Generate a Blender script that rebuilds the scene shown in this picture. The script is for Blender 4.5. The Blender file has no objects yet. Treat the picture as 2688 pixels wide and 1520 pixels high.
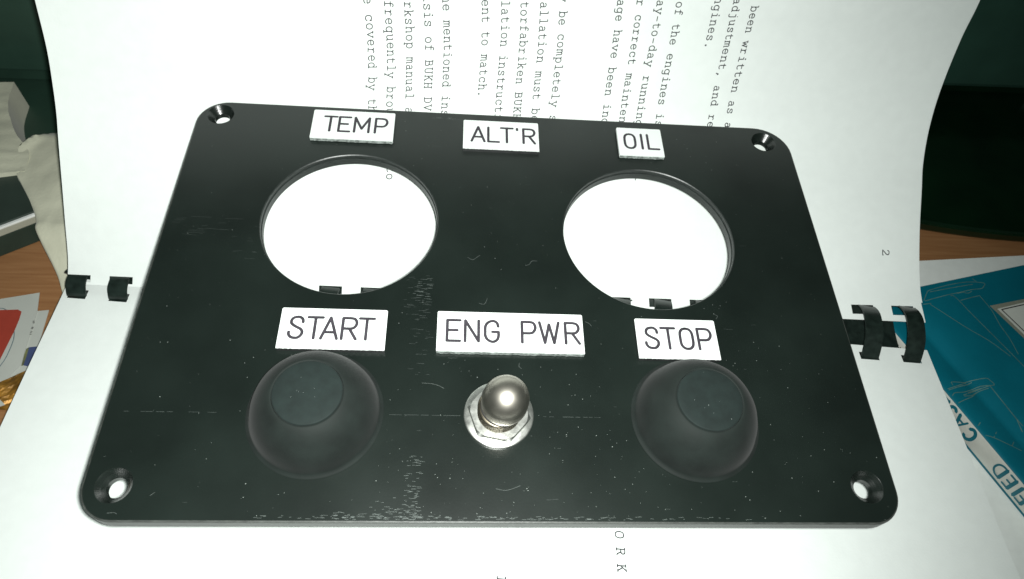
import bpy, bmesh, math, random
from mathutils import Matrix, Vector, noise
from mathutils.geometry import tessellate_polygon
# Every length below is in millimetres; MM turns it into metres.
MM = 0.001
random.seed(7)
sc = bpy.context.scene
COL = sc.collection

# ---------------------------------------------------------------- camera, world, light, exposure
cam = bpy.data.cameras.new('camera')
cam_o = bpy.data.objects.new('camera', cam); COL.objects.link(cam_o)
RC = ((0.99924, 0.02370, 0.03108), (0.0, -0.79512, 0.60645), (0.03908, -0.60598, -0.79452))
CAM = Vector((-4.25, -123.91, 214.32))
mw = Matrix(((RC[0][0], -RC[0][1], -RC[0][2]), (RC[1][0], -RC[1][1], -RC[1][2]), (RC[2][0], -RC[2][1], -RC[2][2]))).to_4x4()
mw.translation = CAM*MM
cam_o.matrix_world = mw
cam.sensor_width = 36.0; cam.lens = 1826.44/2688*36
cam.clip_start = 0.01; cam.clip_end = 20
cam.dof.use_dof = True; cam.dof.focus_distance = 0.208; cam.dof.aperture_fstop = 30
sc.camera = cam_o
sc.view_settings.view_transform = 'Standard'; sc.view_settings.look = 'None'
sc.view_settings.exposure = 0.0; sc.view_settings.gamma = 1.0

world = bpy.data.worlds.new('World'); sc.world = world; world.use_nodes = True
bg = world.node_tree.nodes['Background']
bg.inputs['Color'].default_value = (0.58, 0.85, 0.74, 1); bg.inputs['Strength'].default_value = 0.05

# the phone's flash, beside its lens
fl = bpy.data.lights.new('phone_flash', 'SPOT')
fl.energy = 3.9; fl.color = (0.97, 1.0, 0.965)
fl.spot_size = math.radians(128); fl.spot_blend = 1.0; fl.shadow_soft_size = 0.0025
fo = bpy.data.objects.new('phone_flash', fl); COL.objects.link(fo)
right = Vector((RC[0][0], RC[1][0], RC[2][0])); down = Vector((RC[0][1], RC[1][1], RC[2][1]))
fpos = CAM + right*4 + down*(-1)
fo.location = fpos*MM
aim = Vector((-32, -2, 45)) - fpos
fo.rotation_euler = aim.to_track_quat('-Z', 'Y').to_euler()

# ---------------------------------------------------------------- materials
def mat(name, col, rough=0.6, metal=0.0, spec=0.5, n_scale=0, n_amt=0.0, bump=0.0, b_scale=0, r_var=0.0, ani=None, sheen=0.0, coat=0.0):
    m = bpy.data.materials.new(name); m.use_nodes = True
    nt = m.node_tree; b = nt.nodes['Principled BSDF']
    b.inputs['Base Color'].default_value = (*col, 1); b.inputs['Roughness'].default_value = rough
    b.inputs['Metallic'].default_value = metal; b.inputs['Specular IOR Level'].default_value = spec
    b.inputs['Sheen Weight'].default_value = sheen; b.inputs['Coat Weight'].default_value = coat
    tc = nt.nodes.new('ShaderNodeTexCoord')
    mp = nt.nodes.new('ShaderNodeMapping'); nt.links.new(tc.outputs['Object'], mp.inputs['Vector'])
    if ani: mp.inputs['Scale'].default_value = ani
    if n_amt:
        n = nt.nodes.new('ShaderNodeTexNoise'); n.inputs['Scale'].default_value = n_scale; n.inputs['Detail'].default_value = 6
        nt.links.new(mp.outputs['Vector'], n.inputs['Vector'])
        r = nt.nodes.new('ShaderNodeValToRGB')
        r.color_ramp.elements[0].position = 0.3; r.color_ramp.elements[1].position = 0.7
        r.color_ramp.elements[0].color = (*[c*(1-n_amt) for c in col], 1)
        r.color_ramp.elements[1].color = (*[min(1, c*(1+n_amt)) for c in col], 1)
        nt.links.new(n.outputs['Fac'], r.inputs['Fac']); nt.links.new(r.outputs['Color'], b.inputs['Base Color'])
        if r_var:
            q = nt.nodes.new('ShaderNodeMapRange'); q.inputs['To Min'].default_value = rough-r_var; q.inputs['To Max'].default_value = rough+r_var
            nt.links.new(n.outputs['Fac'], q.inputs['Value']); nt.links.new(q.outputs['Result'], b.inputs['Roughness'])
    if bump:
        n2 = nt.nodes.new('ShaderNodeTexNoise'); n2.inputs['Scale'].default_value = b_scale; n2.inputs['Detail'].default_value = 4
        nt.links.new(mp.outputs['Vector'], n2.inputs['Vector'])
        bp = nt.nodes.new('ShaderNodeBump'); bp.inputs['Strength'].default_value = 1.0; bp.inputs['Distance'].default_value = bump*MM
        nt.links.new(n2.outputs['Fac'], bp.inputs['Height']); nt.links.new(bp.outputs['Normal'], b.inputs['Normal'])
    return m
PAPER = mat('paper', (.77, .815, .79), .95, spec=.2, n_scale=260, n_amt=.018, bump=.03, b_scale=1500)
SHEETW = mat('loose_paper', (.83, .87, .84), .95, spec=.2, n_scale=300, n_amt=.03)
INK = mat('typewriter_ink', (.045, .048, .052), .8, spec=.2, n_scale=700, n_amt=.35)
PANEL = mat('black_laminate', (.0072, .0115, .0095), .30, spec=.55, n_scale=35, n_amt=.25, r_var=.05, bump=.006, b_scale=1400)
PEDGE = mat('sawn_laminate', (.05, .055, .05), .42, spec=.6, n_scale=500, n_amt=.4, bump=.03, b_scale=900, ani=(1, 1, 6))
BORE = mat('bored_laminate', (.017, .022, .020), .40, spec=.6, n_scale=500, n_amt=.6, bump=.05, b_scale=300, ani=(1, 1, 14))
CSINK = mat('drilled_laminate', (.008, .012, .010), .27, spec=.65, n_scale=600, n_amt=.3, bump=.03, b_scale=500, ani=(1, 1, 9))
LABELW = mat('white_engraving_laminate', (.80, .84, .82), .45, n_scale=300, n_amt=.01)
LABELC = mat('laminate_core', (.02, .022, .022), .5, n_scale=400, n_amt=.3, bump=.05, b_scale=700)
LABELE = mat('rough_cut_plastic', (.24, .27, .255), .6, n_scale=900, n_amt=.6, bump=.15, b_scale=1200)
ENGR = mat('engraved_core', (.036, .031, .040), .6, n_scale=500, n_amt=.25)
RUBBER = mat('black_rubber', (.0085, .0128, .0112), .72, spec=.22, sheen=.06, n_scale=180, n_amt=.22, r_var=.07, bump=.012, b_scale=1500)
RUBCAP = mat('black_rubber_lit_cap', (.0088, .0155, .0142), .75, spec=.24, sheen=.04, n_scale=400, n_amt=.18, bump=.012, b_scale=1800)  # lighter than the skirt: light on the facing cap is put into its colour
NICKEL = mat('satin_nickel', (.52, .49, .43), .38, metal=1.0, n_scale=250, n_amt=.05, r_var=.05)
ZINC = mat('plated_steel', (.70, .71, .67), .40, metal=1.0, n_scale=500, n_amt=.18, r_var=.08, bump=.02, b_scale=800)
THREAD = mat('dark_brass_thread', (.33, .29, .22), .35, metal=1.0, n_scale=400, n_amt=.3)
BODY = mat('switch_body_plastic', (.03, .03, .03), .5, n_scale=100, n_amt=.2)
SCR = mat('scratch_glint_laminate', (.125, .148, .138), .5, n_scale=900, n_amt=.3)  # grey of the scratches, brightened by the flash glint painted into it
LINT = mat('lint', (.10, .115, .108), .8, n_scale=900, n_amt=.3)
SCRD = mat('faint_scratch', (.06, .072, .067), .5, n_scale=900, n_amt=.3)
DUST = mat('dust', (.24, .27, .25), .8, n_scale=900, n_amt=.4)
COMB = mat('black_comb_plastic', (.010, .017, .014), .33, spec=.5, n_scale=400, n_amt=.4, r_var=.08, bump=.01, b_scale=900)
TEAL = mat('teal_book_cover', (.0015, .132, .185), .42, spec=.32, n_scale=60, n_amt=.10, r_var=.05, bump=.008, b_scale=700)
TEALIN = mat('teal_print', (.01, .15, .20), .5, n_scale=300, n_amt=.05)
SPINEW = mat('cream_spine_print', (.66, .67, .61), .5, n_scale=250, n_amt=.04)
ARTL = mat('grey_line_print', (.10, .20, .18), .6, n_scale=300, n_amt=.3)
GREYP = mat('grey_print', (.24, .25, .20), .6, n_scale=200, n_amt=.06)
WHITEP = mat('pale_print', (.62, .64, .59), .6, n_scale=200, n_amt=.03)
BLACKP = mat('black_print', (.02, .02, .02), .6, n_scale=200, n_amt=.03)
PGS = mat('page_edges', (.55, .54, .48), .9, n_scale=400, n_amt=.2, ani=(1, 1, 30))
CLOTH = mat('beige_canvas', (.60, .60, .47), .95, spec=.1, n_scale=45, n_amt=.16, bump=.12, b_scale=900, sheen=.2)
DARKP = mat('dark_plastic', (.016, .034, .025), .45, n_scale=60, n_amt=.2, r_var=.05, bump=.01, b_scale=900)  # green tint of the dark plastics and cabinet is lens veil put into colour
CABD = mat('cabinet_plinth_paint', (.022, .054, .037), .5, n_scale=60, n_amt=.12, bump=.01, b_scale=900)
CABF = mat('cabinet_paint', (.030, .070, .050), .5, n_scale=60, n_amt=.12, bump=.01, b_scale=900)
MONP = mat('monitor_plastic', (.025, .070, .050), .45, n_scale=60, n_amt=.15, bump=.01, b_scale=900)
DARKL = mat('dark_grey_plastic', (.030, .046, .037), .55, n_scale=60, n_amt=.15, bump=.01, b_scale=900)
GLOSSK = mat('glossy_black_plastic', (.0030, .0150, .0060), .16, spec=.5, n_scale=50, n_amt=.3)
SILVER = mat('silver_trim', (.80, .82, .80), .35, metal=0, n_scale=200, n_amt=.05)
BEIGEP = mat('beige_plastic', (.36, .36, .29), .6, n_scale=100, n_amt=.08)
CARDW = mat('white_card', (.47, .49, .45), .75, n_scale=90, n_amt=.04)
REDP = mat('red_print', (.33, .040, .022), .7, n_scale=160, n_amt=.08)
BLUEP = mat('blue_print', (.045, .065, .16), .7, n_scale=200, n_amt=.15)
OLIVEP = mat('olive_print', (.13, .14, .06), .7, n_scale=500, n_amt=.5)
GOLDP = mat('gold_wrapper_foil', (.30, .15, .025), .38, metal=.35, n_scale=140, n_amt=.75, bump=.5, b_scale=260)
INKG = mat('grey_blue_print', (.12, .17, .19), .7, n_scale=200, n_amt=.1)

def wood():
    m = bpy.data.materials.new('wood_veneer'); m.use_nodes = True
    nt = m.node_tree; b = nt.nodes['Principled BSDF']; b.inputs['Roughness'].default_value = .5
    tc = nt.nodes.new('ShaderNodeTexCoord'); mp = nt.nodes.new('ShaderNodeMapping')
    mp.inputs['Scale'].default_value = (14, 260, 14); mp.inputs['Rotation'].default_value = (0, 0, .12)
    nt.links.new(tc.outputs['Object'], mp.inputs['Vector'])
    n = nt.nodes.new('ShaderNodeTexNoise'); n.inputs['Scale'].default_value = 3; n.inputs['Detail'].default_value = 9; n.inputs['Distortion'].default_value = .35
    nt.links.new(mp.outputs['Vector'], n.inputs['Vector'])
    r = nt.nodes.new('ShaderNodeValToRGB'); e = r.color_ramp.elements
    e[0].position = .25; e[0].color = (.26, .118, .046, 1); e[1].position = .75; e[1].color = (.37, .19, .083, 1)
    x = e.new(.5); x.color = (.315, .152, .062, 1)
    nt.links.new(n.outputs['Fac'], r.inputs['Fac']); nt.links.new(r.outputs['Color'], b.inputs['Base Color'])
    return m
WOOD = wood()

# ---------------------------------------------------------------- object helpers
def thing(name, label, cat, loc=(0, 0, 0), rot=None, group=None):
    o = bpy.data.objects.new(name, None); COL.objects.link(o)
    o.empty_display_size = .01
    m = Matrix(rot).to_4x4() if rot else Matrix.Identity(4)
    m.translation = Vector(loc)*MM
    o.matrix_world = m
    o['label'] = label; o['category'] = cat
    if group: o['group'] = group
    return o
def mesh(name, verts, faces, m, parent=None, smooth=False, fmat=None, label=None):
    me = bpy.data.meshes.new(name)
    me.from_pydata([(v[0]*MM, v[1]*MM, v[2]*MM) for v in verts], [], faces)
    ms = m if isinstance(m, (list, tuple)) else [m]
    for x in ms: me.materials.append(x)
    if fmat:
        for p, k in zip(me.polygons, fmat): p.material_index = k
    if smooth:
        me.polygons.foreach_set('use_smooth', [True]*len(me.polygons))
    me.update()
    o = bpy.data.objects.new(name, me); COL.objects.link(o)
    if parent is not None: o.parent = parent
    if label: o['label'] = label
    return o
def crisp(o):
    e = o.modifiers.new('crisp_rims', 'EDGE_SPLIT'); e.split_angle = math.radians(40)
def fixn(o):
    bm = bmesh.new(); bm.from_mesh(o.data); bmesh.ops.recalc_face_normals(bm, faces=bm.faces); bm.to_mesh(o.data); bm.free(); return o
def bevel(o, w, seg=2, ang=35):
    b = o.modifiers.new('bevel', 'BEVEL'); b.width = w*MM; b.segments = seg; b.limit_method = 'ANGLE'; b.angle_limit = math.radians(ang); return o
def autosmooth(o, ang=35):
    o.data.polygons.foreach_set('use_smooth', [True]*len(o.data.polygons))
    bm = bmesh.new(); bm.from_mesh(o.data)
    for e in bm.edges:
        if len(e.link_faces) == 2 and e.calc_face_angle() > math.radians(ang): e.smooth = False
    bm.to_mesh(o.data); bm.free(); return o
def prism(name, poly, z0, z1, m, parent=None, bev=0, label=None):
    if sum(poly[i][0]*poly[(i+1) % len(poly)][1]-poly[(i+1) % len(poly)][0]*poly[i][1] for i in range(len(poly))) < 0: poly = poly[::-1]
    n = len(poly)
    v = [(p[0], p[1], z0) for p in poly]+[(p[0], p[1], z1) for p in poly]
    f = [list(range(n))[::-1], [n+i for i in range(n)]]+[[i, (i+1) % n, n+(i+1) % n, n+i] for i in range(n)]
    o = mesh(name, v, f, m, parent, label=label)
    if bev: bevel(o, bev)
    return o
def box(name, a, b, m, parent=None, bev=0, label=None):
    return prism(name, [(a[0], a[1]), (b[0], a[1]), (b[0], b[1]), (a[0], b[1])], a[2], b[2], m, parent, bev, label)
def lathe(name, prof, m, parent=None, n=64, c=(0, 0, 0), tilt=(0, 0), ang=40, fn=None):
    v, f = [], []
    rings = []
    for (r, z) in prof:
        if r < 1e-6:
            rings.append([len(v)]); v.append((c[0]+tilt[0]*z, c[1]+tilt[1]*z, c[2]+z))
        else:
            rings.append(list(range(len(v), len(v)+n)))
            for k in range(n):
                a = 2*math.pi*k/n; rr = r*(fn(a, z) if fn else 1)
                v.append((c[0]+rr*math.cos(a)+tilt[0]*z, c[1]+rr*math.sin(a)+tilt[1]*z, c[2]+z))
    for A, B in zip(rings, rings[1:]):
        for k in range(n):
            k2 = (k+1) % n
            if len(A) == 1 and len(B) == 1: continue
            if len(A) == 1: f.append([A[0], B[k], B[k2]])
            elif len(B) == 1: f.append([A[k], A[k2], B[0]])
            else: f.append([A[k], A[k2], B[k2], B[k]])
    o = mesh(name, v, f, m, parent); fixn(o); autosmooth(o, ang); return o
def catmull(P, n=6):
    if len(P) < 3: return P
    out = []
    g = lambda k: P[k] if 0 <= k < len(P) else (tuple(2*a-b for a, b in zip(P[0], P[1])) if k < 0 else tuple(2*a-b for a, b in zip(P[-1], P[-2])))
    for i in range(len(P)-1):
        a, b, c, d = g(i-1), g(i), g(i+1), g(i+2)
        for k in range(n):
            t = k/n
            out.append(tuple(.5*(2*b[j]+(c[j]-a[j])*t+(2*a[j]-5*b[j]+4*c[j]-d[j])*t*t+(3*b[j]-a[j]-3*c[j]+d[j])*t**3) for j in range(len(b))))
    out.append(tuple(P[-1])); return out
def ribbon(P, w, V, F, fn, cap=3):
    """a stroke of width w along the 2-D points P with round ends, added to V, F through fn(x, y)"""
    Q = [P[0]]
    for q in P[1:]:
        if math.dist(q, Q[-1]) > w*.08: Q.append(q)
    if len(Q) < 2: Q = [P[0], (P[0][0]+w*.02, P[0][1])]
    h = w/2; Lf, Rt = [], []
    for i, q in enumerate(Q):
        a = Q[max(i-1, 0)]; b = Q[min(i+1, len(Q)-1)]
        d1 = (q[0]-a[0], q[1]-a[1]) if i else (b[0]-q[0], b[1]-q[1])
        d2 = (b[0]-q[0], b[1]-q[1]) if i < len(Q)-1 else d1
        l1 = math.hypot(*d1) or 1; l2 = math.hypot(*d2) or 1
        t = (d1[0]/l1+d2[0]/l2, d1[1]/l1+d2[1]/l2); lt = math.hypot(*t)
        if lt < .3: t = (d2[0]/l2, d2[1]/l2); lt = 1
        t = (t[0]/lt, t[1]/lt)
        cs = max(.55, t[0]*d2[0]/l2+t[1]*d2[1]/l2); k = h/cs
        Lf.append((q[0]-t[1]*k, q[1]+t[0]*k)); Rt.append((q[0]+t[1]*k, q[1]-t[0]*k))
    def arc(q, d):
        l = math.hypot(*d) or 1; a0 = math.atan2(d[1], d[0])
        return [(q[0]+h*math.cos(a0+s), q[1]+h*math.sin(a0+s)) for s in [math.pi/2-math.pi*(j+1)/(cap+1) for j in range(cap)]]
    base = len(V)
    for a, b in zip(Lf, Rt): V.append(fn(*a)); V.append(fn(*b))
    for i in range(len(Q)-1):
        F.append([base+2*i, base+2*i+1, base+2*i+3, base+2*i+2])
    e = arc(Q[-1], (Q[-1][0]-Q[-2][0], Q[-1][1]-Q[-2][1])); s = len(V)
    for q in e: V.append(fn(*q))
    j = base+2*(len(Q)-1); F.append([j+1]+[s+k for k in reversed(range(len(e)))]+[j])
    e = arc(Q[0], (Q[0][0]-Q[1][0], Q[0][1]-Q[1][1])); s = len(V)
    for q in e: V.append(fn(*q))
    F.append([base]+[s+k for k in reversed(range(len(e)))]+[base+1])

# ---------------------------------------------------------------- lettering as strokes
def C(*p): return ('c', p)
def Ln(*p): return ('l', p)
def strokes(g):
    out = []
    for k, p in g:
        if k == 'c': out.append(catmull(list(p), 5)); continue
        cur = [p[0]]
        for i in range(1, len(p)):
            cur.append(p[i])
            if i < len(p)-1:
                a = math.atan2(p[i][1]-p[i-1][1], p[i][0]-p[i-1][0]); c = math.atan2(p[i+1][1]-p[i][1], p[i+1][0]-p[i][0])
                if abs((c-a+math.pi) % (2*math.pi)-math.pi) > .5: out.append(cur); cur = [p[i]]
        out.append(cur)
    return out
# single-line engraver's capitals, 7 high
ENG = {
 'S': (4.2, [C((3.9, 5.3), (3.7, 6.3), (2.9, 6.95), (2.1, 7), (1.1, 6.7), (.55, 5.9), (.6, 4.9), (1.3, 4.2), (2.3, 3.6), (3.4, 3.0), (4.0, 2.1), (3.8, 1), (3.0, .15), (2.0, 0), (.9, .3), (.25, 1.2), (.2, 1.9))]),
 'T': (4.2, [Ln((0, 7), (4.2, 7)), Ln((2.1, 6.6), (2.1, 0))]),
 'A': (4.6, [Ln((0, 0), (2.3, 7), (4.6, 0)), Ln((.9, 2.1), (3.7, 2.1))]),
 'R': (4.1, [Ln((0, 0), (0, 7), (2.3, 7)), C((2.3, 7), (3.4, 6.7), (4.0, 5.7), (3.9, 4.6), (3.2, 3.7), (2.3, 3.45)), Ln((2.3, 3.45), (.3, 3.45)), Ln((2.1, 3.3), (4.1, 0))]),
 'P': (4.0, [Ln((0, 0), (0, 7), (2.3, 7)), C((2.3, 7), (3.4, 6.7), (4.0, 5.6), (3.9, 4.4), (3.2, 3.4), (2.3, 3.1)), Ln((2.3, 3.1), (.3, 3.1))]),
 'E': (3.8, [Ln((3.8, 7), (0, 7), (0, 0), (3.8, 0)), Ln((.3, 3.6), (3.0, 3.6))]),
 'M': (5.0, [Ln((0, 0), (0, 7), (2.5, 1.6), (5, 7), (5, 0))]),
 'N': (4.0, [Ln((0, 0), (0, 7), (4, 0), (4, 7))]),
 'G': (4.1, [C((4.0, 5.2), (3.7, 6.3), (2.8, 7), (1.7, 6.9), (.7, 6.2), (.15, 5.0), (.1, 3.5), (.15, 2.0), (.7, .8), (1.7, .1), (2.7, 0), (3.7, .7), (4.1, 1.9), (4.1, 3.3)), Ln((3.8, 3.3), (2.3, 3.3))]),
 'W': (5.8, [Ln((0, 7), (1.5, 0), (2.9, 6.3), (4.3, 0), (5.8, 7))]),
 'L': (3.8, [Ln((0, 7), (0, 0), (3.8, 0))]),
 'I': (.1, [Ln((0, 0), (0, 7))]),
 'O': (3.9, [C((1.95, 7), (.9, 6.7), (.15, 5.6), (0, 3.5), (.15, 1.4), (.9, .3), (1.95, 0), (3.0, .3), (3.75, 1.4), (3.9, 3.5), (3.75, 5.6), (3.0, 6.7), (1.9, 7))]),
 "'": (.1, [Ln((0, 6.3), (0, 7.0))]),
}
# typewriter face: x 0..5, x-height 4.6, cap height 6, descender -1.9
TW = {
 'a': [C((.9, 3.9), (1.7, 4.6), (2.9, 4.5), (3.5, 3.8), (3.6, 2.8)), Ln((3.6, 3.0), (3.6, .6), (4.0, .1), (4.7, .1)), C((3.6, 2.6), (2.2, 2.7), (.9, 2.2), (.5, 1.2), (.9, .3), (1.8, 0), (2.9, .3), (3.6, 1.1))],
 'b': [Ln((.2, 6.5), (1, 6.5), (1, .1)), Ln((.3, .1), (1, .1)), C((1, 3.4), (1.8, 4.3), (3.0, 4.6), (4.2, 3.9), (4.6, 2.4), (4.2, .8), (3.0, 0), (1.8, .3), (1, 1.2))],
 'c': [C((4.3, 3.4), (3.6, 4.3), (2.5, 4.6), (1.2, 4.1), (.6, 2.4), (1.1, .7), (2.4, 0), (3.6, .2), (4.5, 1.1)), Ln((4.35, 4.5), (4.35, 3.3))],
 'd': [Ln((3.1, 6.5), (4, 6.5), (4, .1), (4.8, .1)), C((4, 3.4), (3.2, 4.3), (2.1, 4.6), (.9, 3.9), (.4, 2.4), (.8, .8), (2.0, 0), (3.2, .3), (4, 1.2))],
 'e': [Ln((.6, 2.4), (4.4, 2.4)), C((4.4, 2.4), (4.1, 3.8), (3.0, 4.6), (1.7, 4.4), (.7, 3.4), (.5, 2.2), (1.0, .8), (2.3, 0), (3.5, .2), (4.4, .9))],
 'f': [C((4.4, 6.0), (3.8, 6.5), (2.8, 6.4), (2.2, 5.6), (2.1, 4.6)), Ln((2.1, 4.8), (2.1, .1)), Ln((.7, 4.4), (4.0, 4.4)), Ln((.7, .1), (3.8, .1))],
 'g': [Ln((4.8, 4.4), (4, 4.4), (4, -.6)), C((4, -.6), (3.5, -1.6), (2.4, -1.9), (1.1, -1.6)), C((4, 3.4), (3.2, 4.3), (2.1, 4.6), (.9, 3.9), (.4, 2.5), (.8, 1.1), (2.0, .4), (3.2, .7), (4, 1.5))],
 'h': [Ln((.1, 6.5), (.9, 6.5), (.9, .1)), Ln((.1, .1), (1.8, .1)), C((.9, 3.2), (1.9, 4.3), (3.0, 4.6), (3.9, 4.1), (4.1, 3.1)), Ln((4.1, 3.2), (4.1, .1)), Ln((3.3, .1), (4.9, .1))],
 'i': [Ln((1.2, 4.4), (2.6, 4.4), (2.6, .1)), Ln((.9, .1), (4.3, .1)), Ln((2.3, 6.1), (2.8, 6.1)), Ln((2.3, 6.5), (2.8, 6.5))],
 'j': [Ln((1.3, 4.4), (3.3, 4.4), (3.3, -.6)), C((3.3, -.6), (2.9, -1.6), (2.0, -1.9), (.8, -1.7)), Ln((3.2, 6.3), (3.3, 6.3))],
 'k': [Ln((.2, 6.5), (1, 6.5), (1, .1)), Ln((.2, .1), (1.7, .1)), Ln((1, 1.9), (3.7, 4.4)), Ln((2.0, 2.8), (4.0, .1)), Ln((3.0, 4.4), (4.4, 4.4)), Ln((3.3, .1), (4.7, .1))],
 'l': [Ln((1.2, 6.5), (2.6, 6.5), (2.6, .1)), Ln((.8, .1), (4.4, .1))],
 'm': [Ln((-.1, 4.4), (.5, 4.4), (.5, .1)), Ln((-.1, .1), (1.1, .1)), C((.5, 3.5), (1.2, 4.5), (2.1, 4.5), (2.5, 3.6)), Ln((2.5, 3.7), (2.5, .1)), C((2.5, 3.5), (3.2, 4.5), (4.1, 4.5), (4.5, 3.6)), Ln((4.5, 3.7), (4.5, .1), (5.1, .1))],
 'n': [Ln((.1, 4.4), (.9, 4.4), (.9, .1)), Ln((.1, .1), (1.8, .1)), C((.9, 3.2), (1.9, 4.3), (3.0, 4.6), (3.9, 4.1), (4.1, 3.1)), Ln((4.1, 3.2), (4.1, .1)), Ln((3.3, .1), (4.9, .1))],
 'o': [C((2.5, 4.6), (1.2, 4.1), (.5, 2.3), (1.2, .5), (2.5, 0), (3.8, .5), (4.5, 2.3), (3.8, 4.1), (2.45, 4.6))],
 'p': [Ln((.2, 4.4), (1, 4.4), (1, -1.9)), Ln((.2, -1.9), (2.0, -1.9)), C((1, 3.4), (1.8, 4.3), (3.0, 4.6), (4.2, 3.9), (4.6, 2.4), (4.2, .8), (3.0, 0), (1.8, .3), (1, 1.2))],
 'q': [Ln((4.8, 4.4), (4, 4.4), (4, -1.9)), Ln((3.0, -1.9), (4.8, -1.9)), C((4, 3.4), (3.2, 4.3), (2.1, 4.6), (.9, 3.9), (.4, 2.4), (.8, .8), (2.0, 0), (3.2, .3), (4, 1.2))],
 'r': [Ln((.5, 4.4), (1.6, 4.4), (1.6, .1)), Ln((.4, .1), (3.5, .1)), C((1.6, 2.8), (2.3, 4.0), (3.3, 4.6), (4.4, 4.2))],
 's': [C((4.0, 3.5), (3.4, 4.4), (2.4, 4.6), (1.3, 4.3), (.9, 3.5), (1.4, 2.8), (2.6, 2.4), (3.8, 1.9), (4.2, 1.0), (3.5, .2), (2.4, 0), (1.3, .3), (.7, 1.1)), Ln((4.05, 4.5), (4.05, 3.4)), Ln((.7, .1), (.7, 1.2))],
 't': [Ln((1.6, 6.0), (1.6, 1.2)), C((1.6, 1.2), (1.9, .3), (2.8, 0), (3.8, .2), (4.5, .7)), Ln((.5, 4.4), (4.0, 4.4))],
 'u': [Ln((.1, 4.4), (.9, 4.4), (.9, 1.5)), C((.9, 1.5), (1.2, .4), (2.2, 0), (3.3, .4), (4.1, 1.4)), Ln((3.3, 4.4), (4.1, 4.4), (4.1, .1), (4.9, .1))],
 'v': [Ln((.5, 4.4), (2.5, .1), (4.5, 4.4)), Ln((-.1, 4.4), (1.5, 4.4)), Ln((3.5, 4.4), (5.1, 4.4))],
 'w': [Ln((.3, 4.4), (1.4, .1), (2.5, 3.6), (3.6, .1), (4.7, 4.4)), Ln((-.2, 4.4), (1.2, 4.4)), Ln((3.8, 4.4), (5.2, 4.4))],
 'y': [Ln((.5, 4.4), (2.6, .2)), Ln((4.5, 4.4), (1.7, -1.8)), Ln((-.1, 4.4), (1.5, 4.4)), Ln((3.5, 4.4), (5.1, 4.4)), Ln((.7, -1.9), (2.6, -1.9))],
 '.': [Ln((2.0, .1), (2.7, .1)), Ln((2.0, .5), (2.7, .5)), Ln((2.0, .85), (2.7, .85))],
 ',': [Ln((2.9, .8), (1.9, -1.2)), Ln((2.4, .8), (2.3, -.6)), Ln((2.3, .3), (3.0, .3))],
 '-': [Ln((.7, 2.4), (4.3, 2.4))],
 'B': [Ln((.2, .1), (1, .1), (1, 5.9), (.2, 5.9)), Ln((1, 5.9), (2.8, 5.9)), C((2.8, 5.9), (3.9, 5.4), (3.9, 3.7), (2.8, 3.2)), Ln((1, 3.2), (2.8, 3.2)), C((2.8, 3.2), (4.4, 2.6), (4.4, .7), (2.9, .1)), Ln((1, .1), (2.9, .1))],
 'U': [Ln((.9, 5.9), (.9, 2.0)), C((.9, 2.0), (1.2, .5), (2.5, 0), (3.8, .5), (4.1, 2.0)), Ln((4.1, 2.0), (4.1, 5.9)), Ln((.1, 5.9), (1.8, 5.9)), Ln((3.2, 5.9), (4.9, 5.9))],
 'K': [Ln((1, .1), (1, 5.9)), Ln((.2, .1), (1.9, .1)), Ln((.2, 5.9), (1.9, 5.9)), Ln((1, 2.3), (4.1, 5.9)), Ln((2.2, 3.6), (4.2, .1)), Ln((3.3, 5.9), (4.7, 5.9)), Ln((3.6, .1), (5.0, .1))],
 'H': [Ln((.9, .1), (.9, 5.9)), Ln((4.1, .1), (4.1, 5.9)), Ln((.9, 3), (4.1, 3)), Ln((.2, .1), (1.7, .1)), Ln((.2, 5.9), (1.7, 5.9)), Ln((3.3, .1), (4.8, .1)), Ln((3.3, 5.9), (4.8, 5.9))],
 'D': [Ln((.2, .1), (1, .1), (1, 5.9), (.2, 5.9)), Ln((1, 5.9), (2.4, 5.9)), C((2.4, 5.9), (3.9, 5.1), (4.5, 3), (3.9, .9), (2.4, .1)), Ln((1, .1), (2.4, .1))],
 'V': [Ln((.5, 5.9), (2.5, .1), (4.5, 5.9)), Ln((-.1, 5.9), (1.5, 5.9)), Ln((3.5, 5.9), (5.1, 5.9))],
 'O': [C((2.5, 6), (1.0, 5.4), (.3, 3), (1.0, .6), (2.5, 0), (4.0, .6), (4.7, 3), (4.0, 5.4), (2.45, 6))],
 'R': [Ln((.2, .1), (1.8, .1)), Ln((1, .1), (1, 5.9)), Ln((.2, 5.9), (2.8, 5.9)), C((2.8, 5.9), (4.0, 5.3), (4.0, 3.6), (2.8, 3.1)), Ln((1, 3.1), (2.8, 3.1)), C((2.6, 3.1), (3.4, 2.2), (4.0, .6), (4.9, .1))],
 'I': [Ln((2.5, .1), (2.5, 5.9)), Ln((1.0, .1), (4.0, .1)), Ln((1.0, 5.9), (4.0, 5.9))],
 '1': [Ln((1.2, 5.2), (2.5, 5.9), (2.5, .1)), Ln((1.0, .1), (4.0, .1))],
 '0': [C((2.5, 6), (1.2, 5.4), (.6, 3), (1.2, .6), (2.5, 0), (3.8, .6), (4.4, 3), (3.8, 5.4), (2.45, 6))],
 '2': [C((.8, 4.6), (1.3, 5.7), (2.5, 6), (3.8, 5.5), (4.0, 4.3), (3.2, 3.0), (1.8, 1.6), (.6, .3)), Ln((.6, .1), (4.3, .1), (4.3, .8))],
}

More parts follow.
